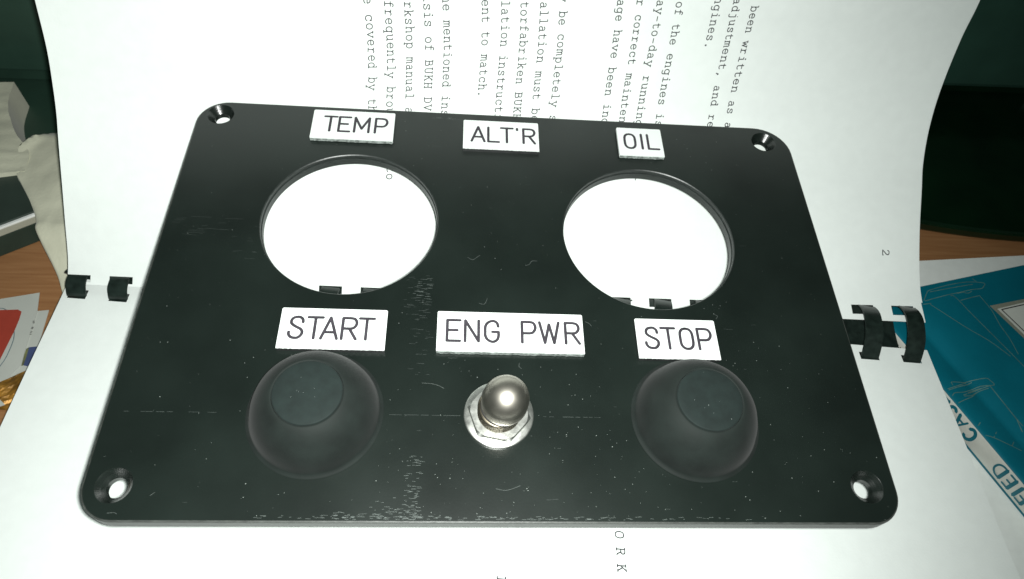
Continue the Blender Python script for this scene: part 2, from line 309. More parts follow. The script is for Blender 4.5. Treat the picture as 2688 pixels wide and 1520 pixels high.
# ---- sheet surface: ruled between two edge splines, sagging in the middle ----
def cr(P, t):
    n = len(P) - 1
    i = min(max(int(t), 0), n - 1); f = t - i
    g = lambda k: P[k] if 0 <= k <= n else ([2*P[0][j]-P[1][j] for j in range(3)] if k < 0 else [2*P[n][j]-P[n-1][j] for j in range(3)])
    a, b, c, d = g(i-1), g(i), g(i+1), g(i+2)
    return [0.5*(2*b[j]+(c[j]-a[j])*f+(2*a[j]-5*b[j]+4*c[j]-d[j])*f*f+(3*b[j]-a[j]-3*c[j]+d[j])*f**3) for j in range(3)]
UL = [[-148.9,22.1,20.3],[-148.6,28.6,26.0],[-148.2,36.6,35.6],[-147.2,43.6,45.6],[-146.2,51.4,56.6],[-145.0,56.8,65.2],[-143.9,60.9,73.4],[-142.4,64.9,83.6],[-141.8,70.3,96.4],[-141.5,78,113],[-141,89,135],[-141,102,158],[-141,116,180]]
UR = [[148.0,14.4,19.7],[147.4,26.0,24.4],[148.0,41.5,33.6],[149.6,56.2,42.4],[150.3,65.0,48.4],[151.2,73.7,57.2],[152.4,81.2,68.0],[153.8,88.1,83.2],[154.4,91.4,96.6],[155,99,113],[156,110,135],[157,123,158],[158,137,180]]
CAMP = [-4.25,-123.91,214.32]
def up_raw(u, t):
    a, b = cr(UL, t), cr(UR, t)
    p = [a[j]+(b[j]-a[j])*u for j in range(3)]
    k = min(1.0, t/5.0); k = k*k*(3-2*k)
    e = 0.034*k*(1-abs(2*u-1)**4)
    return [CAMP[j]+(p[j]-CAMP[j])*(1+e) for j in range(3)]
# row parameter <-> millimetres measured along the middle of the sheet
_S = [0.0]
_q = up_raw(.5, 0)
for _i in range(1, 241):
    _r = up_raw(.5, _i*12/240.)
    _S.append(_S[-1]+sum((_r[j]-_q[j])**2 for j in range(3))**.5); _q = _r
def s2t(s):
    lo, hi = 0, 240
    if s <= 0: return s/(_S[1]-_S[0])*12/240.
    if s >= _S[240]: return 12.0
    while hi-lo > 1:
        m = (lo+hi)//2
        if _S[m] <= s: lo = m
        else: hi = m
    return (lo+(s-_S[lo])/(_S[hi]-_S[lo]))*12/240.
def upper(u, s): return up_raw(u, s2t(s))
LL = [-150.7,23.6]; LR = [145.6,4.0]
def lower(u, s):
    x0 = LL[0]+(LR[0]-LL[0])*u; y0 = LL[1]+(LR[1]-LL[1])*u
    import math
    z = 18.0+0.25*math.sin(u*7+s*.03)*min(1, s/30)-max(0,s-120)**2*.0012
    return [x0+(1-2*u)*min(s,60)*.02, y0-s, z]


# ================================================================ THE SETTING
desk = mesh('desk_surface', [(-650, -450, 0), (750, -450, 0), (750, 650, 0), (-650, 650, 0), (-650, -450, -25), (750, -450, -25), (750, 650, -25), (-650, 650, -25)],
            [[0, 1, 2, 3], [7, 6, 5, 4], [0, 4, 5, 1], [1, 5, 6, 2], [2, 6, 7, 3], [3, 7, 4, 0]], WOOD)
desk['kind'] = 'structure'

# ================================================================ THE OPEN MANUAL
man = thing('open_manual', 'comb-bound typewritten manual lying open on its spine, black panel standing on its pages', 'manual')
NR = 21
def ru(i): return (3.4+14.28*i)/297.0                 # where comb ring i meets the sheet, across the page
def slot_u(i, up):
    f = i/20
    return (-145.5+287.7*f+(.35-1.65*f)+148.9)/296.9 if up else (-145.6+284.5*f+150.7)/296.3
def ulist(up=True):
    us = {0.0, 1.0}
    for i in range(NR):
        c = slot_u(i, up)
        w = 3.95 if up else 3.15
        for d in (-w, -w/2, 0, w/2, w, 7.14):
            x = c+d/297
            if 0 < x < 1: us.add(round(x, 6))
    us = sorted(us); return us
SLOT0, SLOT1 = 2.0, 4.9
def slotted(u, up=True):
    for i in range(NR):
        c = slot_u(i, up)
        if abs(u-c) < (3.95 if up else 3.15)/297: return True
    return False
def srow(u, s, up): return (s-.9*math.sin(math.pi*u)*max(0, 1-abs(s-3.4)/9)*min(1, s/2) if up else s) if up and False else (s-(.9*math.sin(math.pi*u)*max(0, 1-abs(s-3.4)/9)*min(1, s/2) if up else 0) if up or s > 3 else s-3.0*max(0, 1-u/.22)*(1-s/3))-(1.1*(1-u)*max(0, 1-abs(s-3.4)/9)*min(1, s/2) if up else -.9*max(0, 1-abs(s-3.4)/9)*min(1, s/2))
def sheet(name, fn, s_end, parent, s_from=0.0, dz=0.0, grow=0.0, step=1.6, m=PAPER, thick=.14, up=True):
    us = ulist(up); ss = [0, SLOT0*.5, SLOT0, (SLOT0+SLOT1)/2, SLOT1]
    if s_from: ss = [s_from]
    s = max(SLOT1, s_from)
    while s < s_end: s = min(s_end, s+(step if s < 125 else 4)); ss.append(s)
    V = []
    for s in ss:
        for u in us:
            uu = (u-.5)*(1+grow)+.5
            x, y, z = fn(uu, srow(u, s, up)); V.append((x, y, z+dz))
    n = len(us); F = []
    for j in range(len(ss)-1):
        sm = (ss[j]+ss[j+1])/2
        for i in range(n-1):
            um = (us[i]+us[i+1])/2
            if SLOT0 < sm < SLOT1 and slotted(um, up): continue
            F.append([j*n+i, j*n+i+1, (j+1)*n+i+1, (j+1)*n+i])
    o = mesh(name, V, F, m, parent, smooth=True)
    md = o.modifiers.new('thick', 'SOLIDIFY'); md.thickness = thick*MM; md.offset = 0; crisp(o)
    return o
def below_upper(d, shift):
    def f(u, s):
        a = upper(u, s); b = upper(u, s+.5)
        t = Vector(b)-Vector(a); t.normalize(); x = Vector((1, .03, 0)); nn = x.cross(t).normalized()
        return [a[0]+shift-nn.x*d, a[1]-nn.y*d, a[2]-nn.z*d]
    return f
upage = sheet('page', upper, 208, man); upage['label'] = 'upper typewritten page curving up behind the panel'
sheet('page', below_upper(.45, .8), 207.5, man, 6.2)
sheet('page', below_upper(1.15, .1), 208, man, 6.6)
lpage = sheet('page', lower, 205, man, up=False); lpage['label'] = 'lower title page lying flat under the panel'
sheet('page', lambda u, s: [lower(u, s)[0]+.3, lower(u, s)[1]-.1, lower(u, s)[2]-.5], 205, man, 6.2, up=False)

# page stacks under the loose leaves (clear of the teal book)
def lowstack(s0, s1, x0, x1, z0, z1):
    a = lower(x0, s0); b = lower(x1, s0); c = lower(x1, s1); d = lower(x0, s1)
    return prism('page_stack', [(a[0], a[1]), (b[0], b[1]), (c[0], c[1]), (d[0], d[1])], z0, z1, PGS, man, .3)
lowstack(10, 175, .004, .992, 10.9, 15.6)
lowstack(14, 175, .01, .90, .3, 10.7)
prism('page_stack', [(-146, 36), (128, 30), (128, 200), (-146, 200)], .3, 8, PGS, man, .3)

# printed text, typed across the page, reading towards the binding
TEXT = [
 ('e covered by the', 2, [0.3268, 99.71], 13, [0.33222, 71.0]),
 ('frequently brought to', 0, [0.34671, 103.82], 11, [0.35156, 75.41]),
 ('orkshop manual and', 1, [0.36716, 103.57], 15, [0.37385, 68.04]),
 ('asis of BUKH DV10', 1, [0.38759, 103.02], 14, [0.3939, 69.2]),
 ('ne mentioned instr', 1, [0.40771, 102.74], 15, [0.41436, 67.32]),
 ('ent to match.', 0, [0.44853, 104.1], 12, [0.45315, 74.05]),
 ('lation instructions', 0, [0.46937, 103.81], 13, [0.47424, 71.36]),
 ('torfabriken BUKH', 0, [0.4899, 103.47], 14, [0.49591, 68.81]),
 ('tallation must be', 1, [0.5105, 103.31], 15, [0.5167, 68.37]),
 ('y be completely su', 2, [0.53179, 100.5], 16, [0.5384, 66.04]),
 ('age have been indi', 4, [0.59465, 94.31], 14, [0.59881, 70.1]),
 ('r correct maintena', 2, [0.61513, 99.21], 13, [0.61908, 73.07]),
 ('ay-to-day running', 0, [0.63637, 103.74], 10, [0.63846, 79.49]),
 ('of the engines is', 0, [0.6578, 103.3], 15, [0.66309, 67.17]),
 ('engines.', 1, [0.69977, 104.67], 6, [0.70047, 92.44]),
 ('adjustment, and re', 1, [0.72097, 101.98], 17, [0.72591, 64.78]),
 ('been written as a', 0, [0.74207, 101.95], 16, [0.74725, 64.62]),
 ('to', 1, [0.35842, 44.94], 2, [0.35842, 42.39]),
 ('2', 0, [0.95622, 21.21], 1, [0.95622, 18.66])]
def typed(parent, lines, fn, nrm_sign, name='printed_text', w=.31):
    V, F = [], []
    U = 2.0/5.0
    lay = [0]
    def on(u, s, lift):
        a = Vector(fn(u, s)); b = Vector(fn(u, s+.4)); c = Vector(fn(u+.001, s))
        n = (c-a).cross(b-a); n.normalize()
        if n.dot(Vector(CAMP)-a) < 0: n = -n
        return tuple(a+n*(lift+.12))
    for (txt, i0, A, i1, B) in lines:
        n = i1-i0; pitch = abs(B[1]-A[1])/n; k = pitch/6.25*1.0
        for i, ch in enumerate(txt):
            if ch not in TW: continue
            f = (i-i0)/n; u0 = A[0]+(B[0]-A[0])*f; s0 = A[1]+(B[1]-A[1])*f
            jx, jy = random.uniform(-.12, .12), random.uniform(-.12, .12)
            for j, st in enumerate(strokes(TW[ch])):
                # glyph x runs along the line (towards the binding), glyph y across it
                g = lambda x, y: on(u0+(y+jy)*k/297.0*.98, s0-(x-2.5+jx)*k*sgn, .004*(j+1))
                sgn = nrm_sign
                ribbon(st, w/k if k else w, V, F, g, cap=2)
    o = mesh(name, V, F, INK, parent); o['kind'] = 'stuff'; return o
typed(upage, TEXT, upper, 1)
LOW = [['O', 0.61929, 71.42], ['R', 0.61893, 76.05], ['K', 0.6186, 80.52], ['I', 0.5067, 85.82]]
typed(lpage, [(c, 0, (u, s), 1, (u, s+2.54)) for c, u, s in LOW], lower, -1, w=.35)
# stray stroke ends of words that peep out under the rim of the right gauge hole
typed(upage, [('-', 0, (.6452, 45.2), 1, (.6455, 42.7)), ('l', 0, (.6240, 46.6), 1, (.6243, 44.1))], upper, 1, 'printed_word_end')

# comb: shallow spine and 21 rings
V, F = [], []
nx = 60; na = 14
for i in range(nx+1):
    f = i/nx; x = -152+293.0*f; yc = 22+(9.5-22)*(x+145.2)/285.6
    for k in range(na+1):
        a = math.pi*k/na; V.append((x, yc-(9.5 if math.cos(a) > 0 else 15)*math.cos(a), 15.3-4.4*math.sin(a)+max(0, -math.cos(a))*2.2))
for i in range(nx):
    for k in range(na):
        a = i*(na+1)+k; F.append([a, a+na+1, a+na+2, a+1])
o = mesh('comb_spine', V, F, COMB, man, smooth=True)
md = o.modifiers.new('thick', 'SOLIDIFY'); md.thickness = .6*MM; md.offset = 0; crisp(o)
for i in range(NR):
    f = i/20; u = ru(i)
    a = Vector(lower(u, 4.6)); b = Vector(upper(u, 4.5-1.1*(1-u)-.9*math.sin(math.pi*u)))
    a.x = -145.6+(138.9+145.6)*f; b.x = -145.5+(142.2+145.5)*f
    # between the pierced points the ring bulges towards the reader
    c = (b-a).length; h = 1.0+3.7*f; r = (c*c/4+h*h)/(2*h)
    up = Vector((0, 0, 1)); d = (b-a)/c; up = (up-d*up.dot(d)).normalized()
    cen = (a+b)/2-up*(r-h); half = math.asin(min(1, c/2/r)); ext = 4.2/r
    V, F = [], []; n = 22; hw = 3.4-.42*f
    side = d.cross(up).normalized()
    if side.x < 0: side = -side
    for k in range(n+1):
        t = -(half+ext)+2*(half+ext)*k/n
        p = cen+d*(r*math.sin(t))+up*(r*math.cos(t))
        e = .12*math.sin(k*.9+i); hw = 3.4-.42*f+(1.6 if t > half+.7/r else 0)   # the tooth widens under the sheet
        for sx, dr in ((-hw+e*.5, 0), (-hw+.15+e*.5, .28), (hw-.15+e*.4, .28), (hw+e*.4, 0), (hw-.1, -.35), (-hw+.1, -.35)):
            V.append(tuple(p+side*sx+(d*math.sin(t)+up*math.cos(t))*dr))
    for k in range(n):
        for q in range(6):
            q2 = (q+1) % 6; F.append([k*6+q, k*6+q2, (k+1)*6+q2, (k+1)*6+q])
    F.append([5, 4, 3, 2, 1, 0]); F.append([n*6+q for q in range(6)])
    fixn(autosmooth(mesh('comb_ring', V, F, COMB, man)))

# ================================================================ THE INSTRUMENT PANEL
RP = ((0.99882, -0.02067, 0.04391), (0.02442, 0.99594, -0.08669), (-0.04194, 0.08766, 0.99527))
pan = thing('engine_control_panel', 'black engine panel with two round gauge holes and white engraved labels on the manual', 'control panel', (0, 0, 55.51), RP)
HW, HB, HT, TH = 99.5, -68.2, 67.75, 3.8
def rrect(x0, y0, x1, y1, rs, n=10):
    out = []
    for (cx, cy, a0, r) in ((x1-rs[1], y0+rs[1], -90, rs[1]), (x1-rs[2], y1-rs[2], 0, rs[2]), (x0+rs[3], y1-rs[3], 90, rs[3]), (x0+rs[0], y0+rs[0], 180, rs[0])):
        for k in range(n+1):
            a = math.radians(a0+90*k/n); out.append((cx+r*math.cos(a), cy+r*math.sin(a)))
    return out
def circ(cx, cy, r, n=72): return [(cx+r*math.cos(2*math.pi*k/n), cy+r*math.sin(2*math.pi*k/n)) for k in range(n)]
SCREWS = [(-92.4, 61.9), (90.5, 61.1), (-92.3, -59.8), (91.8, -58.8)]
GAUGES = [(-46.3, 20.5, 26.1), (44.7, 18.9, 26.6)]
def fills(outer, holes, z, flip, V, F, FM, k):
    loops = [[Vector((x, y, 0)) for x, y in outer]]+[[Vector((x, y, 0)) for x, y in h] for h in holes]
    tris = tessellate_polygon(loops); flat = [p for l in loops for p in l]; b = len(V)
    V += [(p.x, p.y, z) for p in flat]
    for t in tris:
        A, B_, C_ = [flat[i] for i in t]
        ccw = (B_-A).cross(C_-A).z > 0
        t = [b+i for i in t]
        F.append(t if ccw != flip else t[::-1]); FM.append(k)
def wall(P, Q, zp, zq, V, F, FM, k, flip=False):
    b = len(V); n = len(P); V += [(x, y, zp) for x, y in P]+[(x, y, zq) for x, y in Q]
    for i in range(n):
        j = (i+1) % n; f = [b+i, b+j, b+n+j, b+n+i]; F.append(f[::-1] if flip else f); FM.append(k)
R4 = [8.6, 8.2, 11.5, 9.5]
V, F, FM = [], [], []
out0 = rrect(-HW+.45, HB+.45, HW-.45, HT-.45, [r-.45 for r in R4]); out1 = rrect(-HW+.12, HB+.12, HW-.12, HT-.12, [r-.12 for r in R4]); out2 = rrect(-HW, HB, HW, HT, R4)
hs = [circ(x, y, r+.25, 120) for x, y, r in GAUGES]+[circ(x, y, 4.25, 48) for x, y in SCREWS]
fills(out0, hs, 0, False, V, F, FM, 0)
wall(out0, out1, 0, -.14, V, F, FM, 1, True); wall(out1, out2, -.14, -.5, V, F, FM, 1, True); wall(out2, out2, -.5, -TH, V, F, FM, 1, True)
hb = []
for (x, y, r), h in zip(GAUGES, hs[:2]):
    a = circ(x, y, r, 120); s1 = circ(x, y, r-.02, 120); s2 = circ(x, y, r-.28, 120)
    wall(h, a, 0, -.25, V, F, FM, 3); wall(a, s1, -.25, -1.5, V, F, FM, 3); wall(s1, s2, -1.5, -1.6, V, F, FM, 3); wall(s2, s2, -1.6, -TH, V, F, FM, 3)
    hb.append(s2)
for (x, y), h in zip(SCREWS, hs[2:]):
    a = circ(x, y, 4.15, 48); g = circ(x, y, 3.25, 48); c2_ = circ(x, y, 2.4, 48)
    wall(h, a, 0, -.1, V, F, FM, 2); wall(a, g, -.1, -1.25, V, F, FM, 2); wall(g, c2_, -1.25, -2.2, V, F, FM, 2); wall(c2_, c2_, -2.2, -TH, V, F, FM, 2); hb.append(c2_)
fills(out2, hb, -TH, True, V, F, FM, 1)
plate = mesh('panel_plate', V, F, [PANEL, PEDGE, CSINK, BORE], pan, fmat=FM)
bm = bmesh.new(); bm.from_mesh(plate.data); bmesh.ops.remove_doubles(bm, verts=bm.verts, dist=1e-6); bm.to_mesh(plate.data); bm.free()

# engraved labels: local rectangle (x0, y0, x1, y1), letters with their centre distances from the left edge
LAB = [
 ('TEMP', (-62.4, 52.1, -36.0, 64.5), [('T', 5.8), ('E', 10.4), ('M', 16.0), ('P', 22.2)], 1.0, .6),
 ("ALT'R", (-13.3, 50.4, 11.7, 63.1), [('A', 4.9), ('L', 10.0), ('T', 14.4), ("'", 17.9), ('R', 21.8)], .25, .4),
 ('OIL', (38.5, 50.6, 53.7, 63.0), [('O', 4.1), ('I', 8.2), ('L', 12.0)], .9, .3),
 ('START', (-60.9, -23.8, -32.6, -11.5), [('S', 4.4), ('T', 9.3), ('A', 13.3), ('R', 18.5), ('T', 23.0)], .25, .2),
 ('ENG PWR', (-18.95, -23.5, 21.35, -11.3), [('E', 4.5), ('N', 9.5), ('G', 14.9), ('P', 25.1), ('W', 30.8), ('R', 37.2)], .52, .25),
 ('STOP', (36.3, -24.4, 59.3, -12.0), [('S', 4.3), ('T', 9.1), ('O', 14.2), ('P', 19.4)], .25, .1),
]
for word, (x0, y0, x1, y1), letters, capt, tw in LAB:
    top = 1.55
    bl = box('name_plate', (x0, y0, .02), (x1, y1, top-capt), LABELC, pan, label='white label engraved %s' % word)
    # white face layer with a slightly ragged lower edge
    n = 60; rr = random.Random(len(word)*7+int(x0)); P = []
    for k in range(n+1):
        P.append((x0+(x1-x0)*k/n, y0+(rr.uniform(-.10, .03) if 0 < k < n else 0)))
    P += [(x1, y1-.3), (x1-.3, y1), (x0+.3, y1), (x0, y1-.3)]
    fc = prism('face_layer', P, top-capt+.004, top, LABELW, bl)
    if capt > .5:
        # torn swarf along the saw cut
        Q = []
        for k in range(n+1): Q.append((x0+.1+(x1-x0-.2)*k/n, y0-.12-rr.uniform(0, .22)))
        prism('sawn_edge', Q+[(x1-.1, y0-.10), (x0+.1, y0-.10)], .25, top-capt*.35, LABELE, bl)
    V, F = [], []
    yb = y0+(y1-y0)/2-3.05
    sc_ = 6.4/7
    for ch, cx in letters:
        wd, g = ENG[ch]; xx = x0+cx-wd*sc_/2
        for j, st in enumerate(strokes(g)):
            zz = top+.02+.006*j
            ribbon([(p[0]*sc_, p[1]*sc_) for p in st], .84, V, F, lambda x, y: (xx+x, yb+y, zz), cap=6)
    mesh('engraved_lettering', V, F, ENGR, bl)

# rubber push buttons
def boot(cx, cy, word, blen):
    prof = [(0, .05), (16.9, .05), (17.0, .3), (16.7, .55), (16.2, .8), (15.9, 1.5), (15.6, 2.8), (15.0, 4.9), (14.0, 7.2), (12.5, 9.6), (10.8, 11.5), (9.5, 12.45), (8.8, 12.8), (8.5, 12.85), (8.35, 12.7)]
    b = lathe('push_button', prof, RUBBER, pan, 96, (cx, cy, 0), ang=60)
    b['label'] = 'black rubber push button under the %s label' % word
    lathe('button_cap', [(8.3, 12.5), (8.27, 12.9), (8.15, 13.05), (7.9, 13.12), (6.5, 13.25), (4, 13.4), (2, 13.46), (0, 13.48)], RUBCAP, b, 80, (cx, cy, 0), ang=60)
    lathe('switch_body', [(0, -TH-.05), (8.5, -TH-.05), (8.5, -TH-5), (7, -TH-5), (7, -blen), (0, -blen)], BODY, b, 40, (cx, cy, 0))
    return b
boot(-48.5, -41.2, 'START', 35.0)
boot(49.5, -41.2, 'STOP', 31.0)

# toggle switch with round cap, nut and washer
TX, TY = -2.2, -41.0
tg = lathe('toggle_switch', [(0, .03), (8.7, .03), (8.98, .2), (8.98, .75), (8.7, .98), (5.2, .98)], ZINC, pan, 80, (TX, TY, 0)); tg['label'] = 'metal toggle switch on a plain washer under the ENG PWR label'
V, F = [], []
def hexring(r, z, rot=.33): return [(TX+r*math.cos(rot+math.pi/3*k), TY+r*math.sin(rot+math.pi/3*k), z) for k in range(6)]
rings = [hexring(7.9, 1.02), hexring(8.0, 1.25), hexring(8.0, 2.2), hexring(7.6, 2.55)]
N48 = 48
o = lathe('hex_nut', [(5.3, 1.02), (8.2, 1.02), (8.25, 1.75), (7.4, 2.2), (5.3, 2.25)], ZINC, tg, 72, (TX, TY, 0), ang=20,
          fn=lambda a, z: 1.0)
for v in o.data.vertices:
    x, y = v.co.x/MM-TX, v.co.y/MM-TY; r = math.hypot(x, y)
    if r > 5.5:
        a = math.atan2(y, x)-.33; a = (a+math.pi/6) % (math.pi/3)-math.pi/6
        lim = (7.2 if v.co.z/MM < 2.1 else 7.0)/math.cos(a) if True else r
        if r > lim: v.co.x = (TX+x*lim/r)*MM; v.co.y = (TY+y*lim/r)*MM
prof = []
z = 1.0
while z < 5.0: prof += [(5.2, z), (5.6, z+.2), (5.6, z+.28), (5.2, z+.46)]; z += .48
lathe('threaded_collar', prof+[(4.9, 5.5), (3.2, 5.55), (3.0, 5.0)], THREAD, tg, 64, (TX, TY, 0), ang=80)
lt = (.06, .085)
cz = 8.9; pr = [(2.6, 5.0), (2.6, 6.3), (5.5, 6.35), (5.78, 6.5), (5.88, 6.8), (5.9, 7.4)]
pr += [(5.9*math.cos(math.radians(a)), cz+5.9*math.sin(math.radians(a))) for a in range(0, 90, 5)]+[(0, cz+5.9)]
lathe('toggle_cap', pr, NICKEL, tg, 96, (TX+.6, TY-.2, 0), tilt=lt, ang=60)
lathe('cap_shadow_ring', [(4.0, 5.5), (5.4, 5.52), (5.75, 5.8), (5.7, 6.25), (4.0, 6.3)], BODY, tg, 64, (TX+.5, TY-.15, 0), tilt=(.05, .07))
lathe('switch_body', [(0, -TH-.05), (7, -TH-.05), (7, -31), (0, -31)], BODY, tg, 32, (TX, TY, 0))

# scratches with painted glints, a scribed centre line, lint and dust
V, F = [], []
fz = lambda z: (lambda x, y: (x, y, z))
def inhole(x, y, m=.4):
    for gx, gy, r in GAUGES:
        if math.hypot(x-gx, y-gy) < r+m: return True
    for gx, gy in SCREWS:
        if math.hypot(x-gx, y-gy) < 5+m: return True
    for gx, gy, r in ((-48.5, -41.2, 17.6), (49.5, -41.2, 17.6), (TX, TY, 9.2)):
        if math.hypot(x-gx, y-gy) < r+m: return True
    for w_, (a, b, c, d), *_ in LAB:
        if a-m < x < c+m and b-m-.3 < y < d+m: return True
    return abs(x) > 98.6 or y > 67 or y < -67.4
rs = random.Random(3)
x = -95
while x < 62:
    l = rs.uniform(.6, 3.2)
    yy = -41.25+.002*x
    if not inhole(x, yy) and not inhole(x+l, yy) and rs.random() < .8:
        ribbon([(x, yy+rs.uniform(-.03, .03)), (x+l, yy+rs.uniform(-.03, .03))], rs.uniform(.05, .09), V, F, fz(.012), 1)
    x += l+rs.uniform(.1, 1.0)
sc1 = mesh('scribed_line', V, F, SCRD, pan); sc1['kind'] = 'stuff'
V, F = [], []; V2, F2 = [], []
def band(n, x0, x1, y0, y1, l0, l1, wmax, V, F, dens=None):
    for _ in range(n):
        x, y, l = rs.uniform(x0, x1), rs.uniform(y0, y1), rs.uniform(l0, l1)
        if dens and rs.random() > dens(x, y): continue
        a = rs.gauss(0, .06)
        if inhole(x, y) or inhole(x+l, y): continue
        ribbon([(x, y), (x+l*math.cos(a), y+l*math.sin(a))], rs.uniform(.04, wmax), V, F, fz(.014+.02*rs.random()), 1)
band(28, -26.5, -21.5, -7, 1, .3, 2.0, .06, V, F)
band(40, -29, -22, -12, 2, .4, 2.0, .06, V2, F2)
band(24, -26.5, -21, -32, -8, .3, 2.2, .06, V2, F2)
band(55, -25.5, -21.6, -66, -52, .2, 1.3, .07, V, F)
band(170, -46, -22, -67, -61, .2, 1.6, .07, V, F, lambda x, y: max(0, 1-(y+67)/max(.6, (x+48)/24*6)))
band(260, -60, 60, -67.4, -66.6, .15, 1.6, .08, V, F, lambda x, y: max(.15, 1-abs(x+8)/70))  # bright highlight along the bottom edge, drawn as fine dashes
band(14, -98, -80, 13, 20, .8, 6, .05, V2, F2)
band(16, -80, -66, 4, 20, .6, 3, .05, V2, F2)
band(10, -24, -13, 64.7, 65.5, .5, 3, .08, V, F)
band(30, -80, 90, -66, 66, .5, 3, .05, V2, F2)
a = mesh('scratch_glint_marks', V, F, SCR, pan); a['kind'] = 'stuff'
a = mesh('faint_scratch_marks', V2, F2, SCRD, pan); a['kind'] = 'stuff'
V, F = [], []
def speck(x, y, r):
    b = len(V); n = 5; a0 = rs.random()*6
    q = rs.uniform(.5, 1)
    for k in range(n): V.append((x+r*math.cos(a0+k*1.2566), y+r*q*math.sin(a0+k*1.2566), .02+.02*rs.random()*0+r*.05))
    F.append([b+k for k in range(n)])
cnt = 0
while cnt < 430:
    x, y = rs.uniform(-97, 97), rs.uniform(-67, 66)
    d = .18+.82*max(0, (-y-10)/55)**1.2*math.exp(-((x-5)/62)**2)+(.25 if abs(x-8) < 22 and -50 < y < -26 else 0)
    if rs.random() > d or inhole(x, y, .3): continue
    speck(x, y, rs.choice([.04, .05, .06, .07, .09, .12])); cnt += 1
for hx, hy, hz in ((-48.5, -41.2, 0), (49.5, -41.2, 0)):
    for _ in range(7):
        a = rs.uniform(0, 6.28); x, y = hx+7.4*rs.random()*math.cos(a), hy+7.4*rs.random()*math.sin(a)
        r = rs.choice([.05, .06, .09]); b = len(V)
        for k in range(5): V.append((x+r*math.cos(k*1.2566), y+r*math.sin(k*1.2566), 13.52))
        F.append([b+k for k in range(5)])
a = mesh('dust_specks', V, F, DUST, pan); a['kind'] = 'stuff'
V, F = [], []
for P in ([(-22.3, -32.4), (-20, -32.5), (-18, -33.0), (-16.5, -33.8)], [(-11, 8.2), (-9.5, 7.4), (-8, 8.6), (-7.4, 9)], [(-7.5, -7.5), (-6.2, -7.8), (-5.6, -7.0), (-5.2, -5.8)],
          [(3.5, -26), (3.4, -27), (4.0, -27.6)], [(22.5, -12.6), (23.5, -13.1), (24.2, -14)], [(6, 6), (7.2, 6.4), (8, 7.6), (9.6, 7.7)],
          [(60.5, -9), (61.4, -9.6), (60.8, -10.5)], [(-83.5, -62.2), (-82.6, -61.4)], [(-92, -66.2), (-90.4, -66.1), (-89.8, -66.4)],
          [(-3, -60), (-.8, -60.4), (1, -60), (3, -59.2)]):
    ribbon(catmull(P, 6), .07, V, F, fz(.06), 1)
a = mesh('lint_fibres', V, F, LINT, pan); a['kind'] = 'stuff'

# ================================================================ TEAL BOOK ON A LOOSE SHEET
sh = prism('paper_sheet', [(140, 56.3), (420, 83), (392, -214), (124, -190)], .08, .22, SHEETW)
sh['label'] = 'loose white sheet of paper on the desk under the teal book'; sh['category'] = 'sheet of paper'
SD = Vector((.3591, -.9333)); SN = Vector((.9333, .3591)); S0 = Vector((151.6, -4.8))
bk = thing('teal_book', 'teal paperback with cream lettered spine lying right of the manual', 'book', (S0.x, S0.y, 0))
# local frame: a along the spine (towards the front right), b into the cover
def bp(a, b, z): p = SD*a+SN*b; return (p.x, p.y, z)
A0, A1, BW = -39.6, 175.0, 150.0
def slant(b): return A0+(-.115)*b*0-0.0*b
def strip(name, prof, m, thick, par, a0=A0, a1=A1, label=None):
    V, F = [], []
    for (b, z) in prof:
        V.append(bp(a0+.11*max(b, 0), b, z)); V.append(bp(a1, b, z))
    for i in range(len(prof)-1): F.append([2*i, 2*i+1, 2*i+3, 2*i+2])
    o = mesh(name, V, F, m, par, smooth=True, label=label)
    if thick:
        md = o.modifiers.new('thick', 'SOLIDIFY'); md.thickness = thick*MM; md.offset = -1
    return o
top = strip('front_cover', [(.05, 9.2), (.5, 9.5), (1.5, 9.62), (4, 9.55), (7, 9.2), (9.5, 8.6), (10.6, 8.45), (11.8, 8.7), (14, 9.3), (16.5, 9.75), (19, 9.95), (23, 10), (60, 10), (BW, 10)], TEAL, 0, bk)
prism('back_cover', [bp(A0, -.25, 0)[:2], bp(A1, -.25, 0)[:2], bp(A1, BW, 0)[:2], bp(A0+.11*BW, BW, 0)[:2]], .3, 1.0, TEAL, bk)
prism('page_block', [bp(A0+1, .6, 0)[:2], bp(A1-1, .6, 0)[:2], bp(A1-1, BW-2, 0)[:2], bp(A0+1+.11*BW, BW-2, 0)[:2]], 1.05, 8.25, PGS, bk)
V = []; F = []
for i in range(41):
    a = A0+(A1-A0)*i/40
    for z, b in ((1.0, -.05), (1.6, -.22), (5, -.30), (8.4, -.22), (9.15, .02)): V.append(bp(a, b, z))
for i in range(40):
    for k in range(4): F.append([i*5+k, i*5+k+1, i*5+5+k+1, i*5+5+k])
spn = mesh('spine', V, F, SPINEW, bk, smooth=True)
def sp(a, z): return bp(a, -.36-.10*math.sin(math.pi*(z-1)/8.2), z)
V, F = [], []
